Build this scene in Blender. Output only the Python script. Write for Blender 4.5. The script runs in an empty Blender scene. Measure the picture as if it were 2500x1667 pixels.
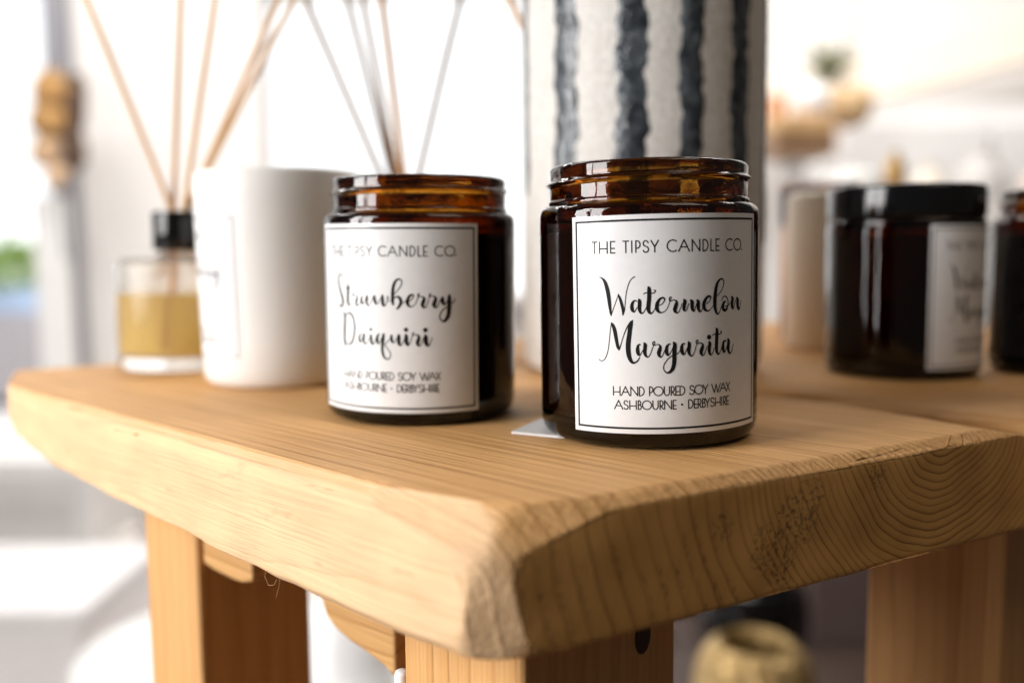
import bpy, bmesh, math, random, json
from mathutils import Vector, Matrix, Euler, noise as mnoise
R_ = math.radians
random.seed(7)
scene = bpy.context.scene
col = scene.collection

# ------------------------------------------------------------------ camera
CAM_F, CAM_PITCH, CAM_H, CAM_ROLL = 2255.77, .09542, .05703, .00959
cp, sp, cr, sr = math.cos(CAM_PITCH), math.sin(CAM_PITCH), math.cos(CAM_ROLL), math.sin(CAM_ROLL)
fwd = Vector((0, cp, -sp)); up0 = Vector((0, sp, cp)); x0 = Vector((1, 0, 0))
upv = up0 * cr + x0 * sr; xv = x0 * cr - up0 * sr
cd = bpy.data.cameras.new('camera'); cam = bpy.data.objects.new('camera', cd); col.objects.link(cam)
cam.matrix_world = Matrix(((xv.x, upv.x, -fwd.x, 0), (xv.y, upv.y, -fwd.y, 0), (xv.z, upv.z, -fwd.z, CAM_H), (0, 0, 0, 1)))
cd.sensor_width = 36; cd.sensor_fit = 'HORIZONTAL'; cd.lens = CAM_F / 2500 * 36
cd.clip_start = .01; cd.clip_end = 100
cd.dof.use_dof = True; cd.dof.focus_distance = .2665; cd.dof.aperture_fstop = 4.2
scene.camera = cam

# ------------------------------------------------------------------ world, lamps, exposure
w = bpy.data.worlds.new('World'); scene.world = w; w.use_nodes = True
bg = w.node_tree.nodes['Background']; bg.inputs[0].default_value = (1, .90, .80, 1); bg.inputs[1].default_value = .072
def area(name, loc, target, sx, sy, watts, colr=(1, 1, 1)):
    l = bpy.data.lights.new(name, 'AREA'); l.shape = 'RECTANGLE'; l.size = sx; l.size_y = sy; l.energy = watts; l.color = colr
    o = bpy.data.objects.new(name, l); col.objects.link(o); o.location = loc
    o.rotation_euler = (Vector(target) - Vector(loc)).to_track_quat('-Z', 'Y').to_euler()
    return o
# the shop window to the camera's left: two tall lights with a glazing bar between them
area('window_light_near', (-1.16, -.38, .36), (.0, .30, .0), .34, 1.15, 18.2, (1, .985, .97))
area('window_light_far', (-1.32, -.02, .36), (.0, .30, .0), .34, 1.15, 19.8, (1, .985, .97))
# added unseen light that brightens the back walls
area('back_wall_fill', (-.3, 1.9, 2.1), (-.3, 3.6, -.1), 4.6, 1.0, 145, (1, .96, .92))
# unseen overhead light, added front-right to brighten end grain, chamfer and top
area('overhead_fill', (.75, -.35, 1.55), (.08, .28, 0), .9, .9, 5.5, (1, .86, .70))
# added light standing in for daylight, to brighten the bush
area('daylight_fill', (-2.6, 4.6, 3.2), (-3.0, 6.2, -.3), 3, 1.2, 260, (1, 1, 1))
vs = scene.view_settings; vs.view_transform = 'Standard'; vs.look = 'None'; vs.exposure = 0; vs.gamma = 1; vs.use_curve_mapping = False
cy = scene.cycles
cy.use_denoising = True
try: cy.denoiser = 'OPENIMAGEDENOISE'
except Exception: pass
cy.max_bounces = 14; cy.transmission_bounces = 14; cy.glossy_bounces = 6; cy.diffuse_bounces = 4; cy.transparent_max_bounces = 12
cy.caustics_refractive = True; cy.caustics_reflective = False; cy.sample_clamp_indirect = 6; cy.blur_glossy = .3

# ------------------------------------------------------------------ helpers
def tag(o, label=None, cat=None, group=None, kind=None):
    for k, v in (('label', label), ('category', cat), ('group', group), ('kind', kind)):
        if v: o[k] = v
    return o
def empty(name, loc=(0, 0, 0), rz=0):
    o = bpy.data.objects.new(name, None); col.objects.link(o); o.location = loc; o.rotation_euler = (0, 0, rz); o.empty_display_size = .02
    return o
def link(name, me, m=None, parent=None, smooth=False):
    o = bpy.data.objects.new(name, me); col.objects.link(o)
    if m and not me.materials: me.materials.append(m)
    if parent: o.parent = parent
    if smooth:
        for p in me.polygons: p.use_smooth = True
    return o
def pyd(name, v, f, m=None, parent=None, smooth=False):
    me = bpy.data.meshes.new(name); me.from_pydata([tuple(p) for p in v], [], f); me.update()
    bm = bmesh.new(); bm.from_mesh(me); bmesh.ops.recalc_face_normals(bm, faces=bm.faces); bm.to_mesh(me); bm.free()
    return link(name, me, m, parent, smooth)
def flush(name, bm, m=None, parent=None, smooth=False):
    bmesh.ops.recalc_face_normals(bm, faces=bm.faces)
    me = bpy.data.meshes.new(name); bm.to_mesh(me); bm.free()
    return link(name, me, m, parent, smooth)
def box_bm(size, loc=(0, 0, 0), bevel=0, seg=2, rz=0):
    bm = bmesh.new(); bmesh.ops.create_cube(bm, size=1)
    for v in bm.verts: v.co = Vector((v.co.x * size[0], v.co.y * size[1], v.co.z * size[2]))
    if bevel: bmesh.ops.bevel(bm, geom=bm.edges[:], offset=bevel, segments=seg, affect='EDGES', profile=.5)
    bmesh.ops.transform(bm, matrix=Matrix.Translation(loc) @ Matrix.Rotation(rz, 4, 'Z'), verts=bm.verts)
    return bm
def box(name, size, loc, m, parent=None, bevel=.002, rz=0, seg=2):
    return flush(name, box_bm(size, loc, bevel, seg, rz), m, parent)
def lathe(name, prof, m, parent=None, n=96, closed=False, fn=None, smooth=True):
    """prof: list of (r, z); closed joins last to first; fn(r, z, a) -> r, z"""
    v, f = [], []; k = len(prof)
    for i in range(n):
        a = 2 * math.pi * i / n
        for r, z in prof:
            if fn: r, z = fn(r, z, a)
            v.append((r * math.cos(a), r * math.sin(a), z))
    for i in range(n):
        j = (i + 1) % n
        for q in range(k if closed else k - 1):
            q2 = (q + 1) % k
            f.append((i * k + q, j * k + q, j * k + q2, i * k + q2))
    bm = bmesh.new(); vv = [bm.verts.new(p) for p in v]
    for q in f: bm.faces.new([vv[x] for x in q])
    bmesh.ops.remove_doubles(bm, verts=bm.verts, dist=1e-6)
    if not closed:
        es = [e for e in bm.edges if e.is_boundary]
        if es: bmesh.ops.holes_fill(bm, edges=es, sides=0)
    o = flush(name, bm, m, parent, False)
    if smooth:
        for p in o.data.polygons: p.use_smooth = True
        try: o.data.set_sharp_from_angle(angle=R_(50))
        except Exception: pass
    return o
def tube(name, pts, rad, m, parent=None, n=10):
    pts = [Vector(p) for p in pts]; v, f = [], []
    for i, p in enumerate(pts):
        t = (pts[min(i + 1, len(pts) - 1)] - pts[max(i - 1, 0)]).normalized()
        a = t.orthogonal().normalized() if i == 0 else (a - t * a.dot(t)).normalized()
        b = t.cross(a); r = rad[i] if isinstance(rad, (list, tuple)) else rad
        for k in range(n):
            q = 2 * math.pi * k / n; v.append(p + (a * math.cos(q) + b * math.sin(q)) * r)
    for i in range(len(pts) - 1):
        for k in range(n):
            k2 = (k + 1) % n; f.append((i * n + k, i * n + k2, (i + 1) * n + k2, (i + 1) * n + k))
    f.append(tuple(range(n))); f.append(tuple((len(pts) - 1) * n + k for k in range(n)))
    return pyd(name, v, f, m, parent, True)

# ------------------------------------------------------------------ materials
def mat(name):
    m = bpy.data.materials.new(name); m.use_nodes = True
    nt = m.node_tree; b = nt.nodes['Principled BSDF']
    return m, nt, b
def N(nt, t, **kw):
    n = nt.nodes.new(t)
    for k, v in kw.items(): setattr(n, k, v)
    return n
def L(nt, a, b): nt.links.new(a, b)
def mth(nt, op, a, b=None, c=None, clamp=False):
    n = N(nt, 'ShaderNodeMath', operation=op); n.use_clamp = clamp
    for i, x in enumerate((a, b, c)):
        if x is None: continue
        if isinstance(x, (int, float)): n.inputs[i].default_value = x
        else: L(nt, x, n.inputs[i])
    return n.outputs[0]
def ramp(nt, fac, stops):
    r = N(nt, 'ShaderNodeValToRGB'); e = r.color_ramp.elements
    while len(e) < len(stops): e.new(.5)
    for i, (p, c) in enumerate(stops):
        e[i].position = p; e[i].color = (*c, 1) if len(c) == 3 else c
    L(nt, fac, r.inputs[0]); return r.outputs[0]
def mixc(nt, fac, a, b, blend='MIX'):
    n = N(nt, 'ShaderNodeMix', data_type='RGBA', blend_type=blend)
    for i, x in ((0, fac), (6, a), (7, b)):
        if isinstance(x, (int, float)): n.inputs[i].default_value = x
        elif isinstance(x, tuple): n.inputs[i].default_value = (*x, 1)
        else: L(nt, x, n.inputs[i])
    return n.outputs[2]
def noise(nt, vec, scale, detail=3, rough=.55, out=0):
    n = N(nt, 'ShaderNodeTexNoise'); n.inputs['Scale'].default_value = scale; n.inputs['Detail'].default_value = detail; n.inputs['Roughness'].default_value = rough
    if vec is not None: L(nt, vec, n.inputs['Vector'])
    return n.outputs[out]
def mapped(nt, vec, s, loc=(0, 0, 0)):
    n = N(nt, 'ShaderNodeMapping'); n.inputs['Scale'].default_value = s; n.inputs['Location'].default_value = loc; L(nt, vec, n.inputs['Vector']); return n.outputs[0]
def bump(nt, h, b, dist, strength=1):
    n = N(nt, 'ShaderNodeBump'); n.inputs['Distance'].default_value = dist; n.inputs['Strength'].default_value = strength
    L(nt, h, n.inputs['Height']); L(nt, n.outputs[0], b.inputs['Normal']); return n
def plain(name, c, rough=.5, metal=0, var=.08, scale=30, bmp=0, spec=.5, coat=0):
    m, nt, b = mat(name); tc = N(nt, 'ShaderNodeTexCoord').outputs['Object']
    nz = noise(nt, tc, scale, 4)
    lo = tuple(x * (1 - var) for x in c); hi = tuple(min(1, x * (1 + var)) for x in c)
    L(nt, ramp(nt, nz, [(.3, lo), (.7, hi)]), b.inputs['Base Color'])
    b.inputs['Roughness'].default_value = rough; b.inputs['Metallic'].default_value = metal; b.inputs['Specular IOR Level'].default_value = spec
    b.inputs['Coat Weight'].default_value = coat; b.inputs['Coat Roughness'].default_value = .14
    if bmp: bump(nt, noise(nt, tc, scale * 4, 4), b, bmp)
    return m
def wood(name, early, late, end_early, end_late, spacing=.0034, patch=None, bend=.004, rough=.62, fig=1.0, pale=None, wide=None):
    """solid wood: rings round the local X axis, fibres along X, end grain where the face looks along X"""
    m, nt, b = mat(name); T = N(nt, 'ShaderNodeTexCoord'); obj = T.outputs['Object']
    sx = N(nt, 'ShaderNodeSeparateXYZ'); L(nt, obj, sx.inputs[0]); X, Y, Z = sx.outputs
    low = noise(nt, mapped(nt, obj, (3, 16, 16)), 1.6, 2)
    mid = noise(nt, mapped(nt, obj, (9, 90, 90)), 1.4, 2)
    r = mth(nt, 'SQRT', mth(nt, 'ADD', mth(nt, 'MULTIPLY', Y, Y), mth(nt, 'MULTIPLY', Z, Z)))
    r = mth(nt, 'ADD', r, mth(nt, 'MULTIPLY', mth(nt, 'SUBTRACT', low, .5), bend * 2))
    r = mth(nt, 'ADD', r, mth(nt, 'MULTIPLY', mth(nt, 'SUBTRACT', mid, .5), bend * .16))
    rr = mth(nt, 'DIVIDE', r, spacing)
    if wide:  # young rings are tight, the outer ones wide
        r0, s2 = wide; rr = mth(nt, 'SUBTRACT', rr, mth(nt, 'MULTIPLY', mth(nt, 'MAXIMUM', mth(nt, 'SUBTRACT', r, r0), 0), 1 / spacing - 1 / s2))
    fr = mth(nt, 'FRACT', rr)
    cell = N(nt, 'ShaderNodeTexWhiteNoise', noise_dimensions='1D'); L(nt, mth(nt, 'FLOOR', rr), cell.inputs['W'])
    ring = ramp(nt, fr, [(0, (0, 0, 0)), (.5, (.06, .06, .06)), (.78, (.38, .38, .38)), (.89, (1, 1, 1)), (.95, (.85, .85, .85)), (1, (0, 0, 0))])
    ring = mth(nt, 'MULTIPLY', ring, mth(nt, 'ADD', mth(nt, 'MULTIPLY', cell.outputs['Value'], .6), .4))
    fib = noise(nt, mapped(nt, obj, (14, 900, 900)), 1.0, 3, .6)
    fib2 = noise(nt, mapped(nt, obj, (5, 240, 240)), 1.0, 2, .5)
    blot = noise(nt, mapped(nt, obj, (8, 26, 26)), 1.0, 3)
    nsep = N(nt, 'ShaderNodeSeparateXYZ'); L(nt, T.outputs['Normal'], nsep.inputs[0])
    em = N(nt, 'ShaderNodeMapRange', interpolation_type='SMOOTHSTEP'); em.inputs[1].default_value = .84; em.inputs[2].default_value = .93
    L(nt, mth(nt, 'ABSOLUTE', nsep.outputs[0]), em.inputs[0]); em = em.outputs[0]
    face = mixc(nt, mth(nt, 'MULTIPLY', ring, 1.0 * fig), early, late)
    face = mixc(nt, mth(nt, 'MULTIPLY', mth(nt, 'SUBTRACT', fib, .38, clamp=True), 1.35 * fig), face, tuple(x * .7 for x in late))
    face = mixc(nt, mth(nt, 'MULTIPLY', mth(nt, 'SUBTRACT', fib2, .52, clamp=True), 1.6), face, tuple(x * .85 for x in late))
    face = mixc(nt, mth(nt, 'MULTIPLY', mth(nt, 'SUBTRACT', blot, .55, clamp=True), .9), face, tuple(x * .6 for x in late))
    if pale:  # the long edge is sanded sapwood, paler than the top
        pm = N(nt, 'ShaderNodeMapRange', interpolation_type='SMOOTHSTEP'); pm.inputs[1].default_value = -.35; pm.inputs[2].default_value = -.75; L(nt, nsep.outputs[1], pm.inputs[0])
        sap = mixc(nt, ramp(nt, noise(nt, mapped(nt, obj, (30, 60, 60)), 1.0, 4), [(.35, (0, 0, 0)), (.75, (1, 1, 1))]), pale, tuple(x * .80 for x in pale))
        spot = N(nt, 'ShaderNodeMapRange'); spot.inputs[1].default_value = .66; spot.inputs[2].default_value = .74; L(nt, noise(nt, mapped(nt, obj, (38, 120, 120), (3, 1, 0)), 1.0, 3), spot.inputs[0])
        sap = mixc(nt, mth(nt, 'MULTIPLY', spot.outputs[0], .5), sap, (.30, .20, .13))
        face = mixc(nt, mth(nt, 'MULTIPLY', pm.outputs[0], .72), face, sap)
    endc = mixc(nt, mth(nt, 'MULTIPLY', ring, .62), end_early, end_late)
    eb = noise(nt, mapped(nt, obj, (40, 40, 40)), 1.0, 4)
    endc = mixc(nt, mth(nt, 'MULTIPLY', mth(nt, 'SUBTRACT', eb, .45, clamp=True), 1.3), endc, end_late)
    h_face = mth(nt, 'ADD', mth(nt, 'MULTIPLY', fib, .55), mth(nt, 'ADD', mth(nt, 'MULTIPLY', ring, .30), mth(nt, 'MULTIPLY', blot, .7)))
    saw = noise(nt, mapped(nt, obj, (300, 500, 120)), 1.0, 2)
    h_end = mth(nt, 'ADD', mth(nt, 'MULTIPLY', saw, .16), mth(nt, 'MULTIPLY', ring, -.34))
    if patch:
        tear = None
        fl = noise(nt, mapped(nt, obj, (300, 900, 760)), 1.0, 5, .72)
        pit = N(nt, 'ShaderNodeMapRange'); pit.inputs[1].default_value = .545; pit.inputs[2].default_value = .615; L(nt, fl, pit.inputs[0]); pit = pit.outputs[0]
        for (py, pz, rad, amt) in patch:
            dy = mth(nt, 'SUBTRACT', Y, py); dz = mth(nt, 'SUBTRACT', Z, pz)
            d = mth(nt, 'SQRT', mth(nt, 'ADD', mth(nt, 'MULTIPLY', dy, dy), mth(nt, 'MULTIPLY', dz, dz)))
            d = mth(nt, 'ADD', d, mth(nt, 'MULTIPLY', mth(nt, 'SUBTRACT', eb, .5), rad * .9))
            k = N(nt, 'ShaderNodeMapRange', interpolation_type='SMOOTHSTEP'); k.inputs[1].default_value = rad * 1.25; k.inputs[2].default_value = rad * .35; k.inputs[3].default_value = 0; k.inputs[4].default_value = amt
            L(nt, d, k.inputs[0]); tear = k.outputs[0] if tear is None else mth(nt, 'MAXIMUM', tear, k.outputs[0])
        # rows of torn fibres along the soft side of the rings
        soft = mth(nt, 'GREATER_THAN', mth(nt, 'FRACT', mth(nt, 'ADD', rr, .12)), .68)
        lowz = N(nt, 'ShaderNodeMapRange'); lowz.inputs[1].default_value = -.016; lowz.inputs[2].default_value = -.034; L(nt, Z, lowz.inputs[0])
        fary = N(nt, 'ShaderNodeMapRange'); fary.inputs[1].default_value = -.075; fary.inputs[2].default_value = -.09; L(nt, Y, fary.inputs[0])
        rows = mth(nt, 'MULTIPLY', mth(nt, 'MULTIPLY', soft, lowz.outputs[0]), mth(nt, 'MULTIPLY', fary.outputs[0], mth(nt, 'MULTIPLY', mth(nt, 'SUBTRACT', eb, .42, clamp=True), 2.2)))
        tear = mth(nt, 'MAXIMUM', tear, rows)
        pt = mth(nt, 'MULTIPLY', mth(nt, 'MULTIPLY', pit, tear), em)
        endc = mixc(nt, mth(nt, 'MULTIPLY', pt, .5), endc, tuple(x * .28 for x in end_late))
        h_end = mth(nt, 'SUBTRACT', h_end, mth(nt, 'MULTIPLY', mth(nt, 'MULTIPLY', pit, tear), 1.6))
    L(nt, mixc(nt, em, face, endc), b.inputs['Base Color'])
    h = mth(nt, 'ADD', mth(nt, 'MULTIPLY', h_face, mth(nt, 'SUBTRACT', 1, em)), mth(nt, 'MULTIPLY', h_end, em))
    bump(nt, h, b, .0010, 1.0)
    b.inputs['Roughness'].default_value = rough; b.inputs['Specular IOR Level'].default_value = .35
    return m
def ramp_val(v): return v
pine_e, pine_l = (.76, .435, .175), (.50, .22, .05)
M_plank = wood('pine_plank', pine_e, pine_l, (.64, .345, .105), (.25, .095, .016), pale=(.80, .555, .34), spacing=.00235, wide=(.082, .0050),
               patch=[(-.061, -.026, .0075, .9), (-.068, -.032, .0075, .8), (-.066, -.038, .0055, .6), (-.056, -.020, .005, .4), (-.030, -.018, .004, .35), (-.086, -.023, .004, .4)])
M_plank2 = wood('pine_plank_older', (.64, .35, .13), (.42, .185, .045), (.34, .18, .07), (.15, .07, .02), spacing=.0041)
M_leg = wood('pine_leg', (.68, .375, .145), (.52, .25, .075), (.4, .22, .09), (.2, .1, .03), spacing=.0075, bend=.010, fig=.7)
M_brace = wood('pine_brace', (.60, .34, .13), (.40, .19, .05), (.4, .22, .09), (.2, .1, .03), spacing=.006, bend=.014)

def glass_amber():
    m, nt, b = mat('amber_glass'); nt.nodes.remove(b)
    out = nt.nodes['Material Output']; g = N(nt, 'ShaderNodeBsdfGlass'); g.inputs['IOR'].default_value = 1.5; g.inputs['Roughness'].default_value = .0
    tc = N(nt, 'ShaderNodeTexCoord').outputs['Object']
    h = mth(nt, 'ADD', noise(nt, mapped(nt, tc, (1, 1, .8)), 170, 1), mth(nt, 'MULTIPLY', noise(nt, tc, 700, 1), .10))
    # moulded glass is wavier at the neck and shoulder than on the wall
    sx = N(nt, 'ShaderNodeSeparateXYZ'); L(nt, tc, sx.inputs[0])
    k = N(nt, 'ShaderNodeMapRange'); k.inputs[1].default_value = .0645; k.inputs[2].default_value = .070; k.inputs[3].default_value = .12; k.inputs[4].default_value = 1; L(nt, sx.outputs[2], k.inputs[0])
    bp = N(nt, 'ShaderNodeBump'); bp.inputs['Distance'].default_value = .0003; L(nt, mth(nt, 'MULTIPLY', h, k.outputs[0]), bp.inputs['Height']); L(nt, bp.outputs[0], g.inputs['Normal'])
    L(nt, g.outputs[0], out.inputs['Surface'])
    v = N(nt, 'ShaderNodeVolumeAbsorption'); v.inputs['Color'].default_value = (.745, .555, .04, 1); v.inputs['Density'].default_value = 1800
    L(nt, v.outputs[0], out.inputs['Volume'])
    return m
M_amber = glass_amber()
M_wax = plain('soy_wax', (.17, .12, .075), .5, scale=60)
M_wick = plain('wick', (.75, .72, .66), .9)
M_paper = plain('label_paper', (.74, .74, .75), .40, var=.02, scale=300, spec=.30, coat=.28)
M_ink = plain('black_ink', (.008, .008, .009), .55, var=0, spec=.15, coat=.12)
M_inkgrey = plain('grey_ink', (.09, .09, .10), .6, var=0)
M_black = plain('black_plastic', (.004, .004, .0045), .10, var=0, spec=.45)
M_white = plain('white_ceramic', (.76, .745, .725), .45, var=.02, scale=10)
M_tag = plain('white_card', (.66, .64, .63), .6, var=.02)
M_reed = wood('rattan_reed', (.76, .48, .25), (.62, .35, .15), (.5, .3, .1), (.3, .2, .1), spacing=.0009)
M_reedk = wood('shaded_rattan_reed', (.26, .15, .08), (.18, .10, .05), (.2, .1, .05), (.2, .1, .05), spacing=.0009)  # backlit shade of the reeds before the window is put into this colour
M_reedd = wood('dark_rattan_reed', (.50, .24, .06), (.36, .15, .03), (.4, .2, .1), (.3, .2, .1), spacing=.0009)

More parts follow.
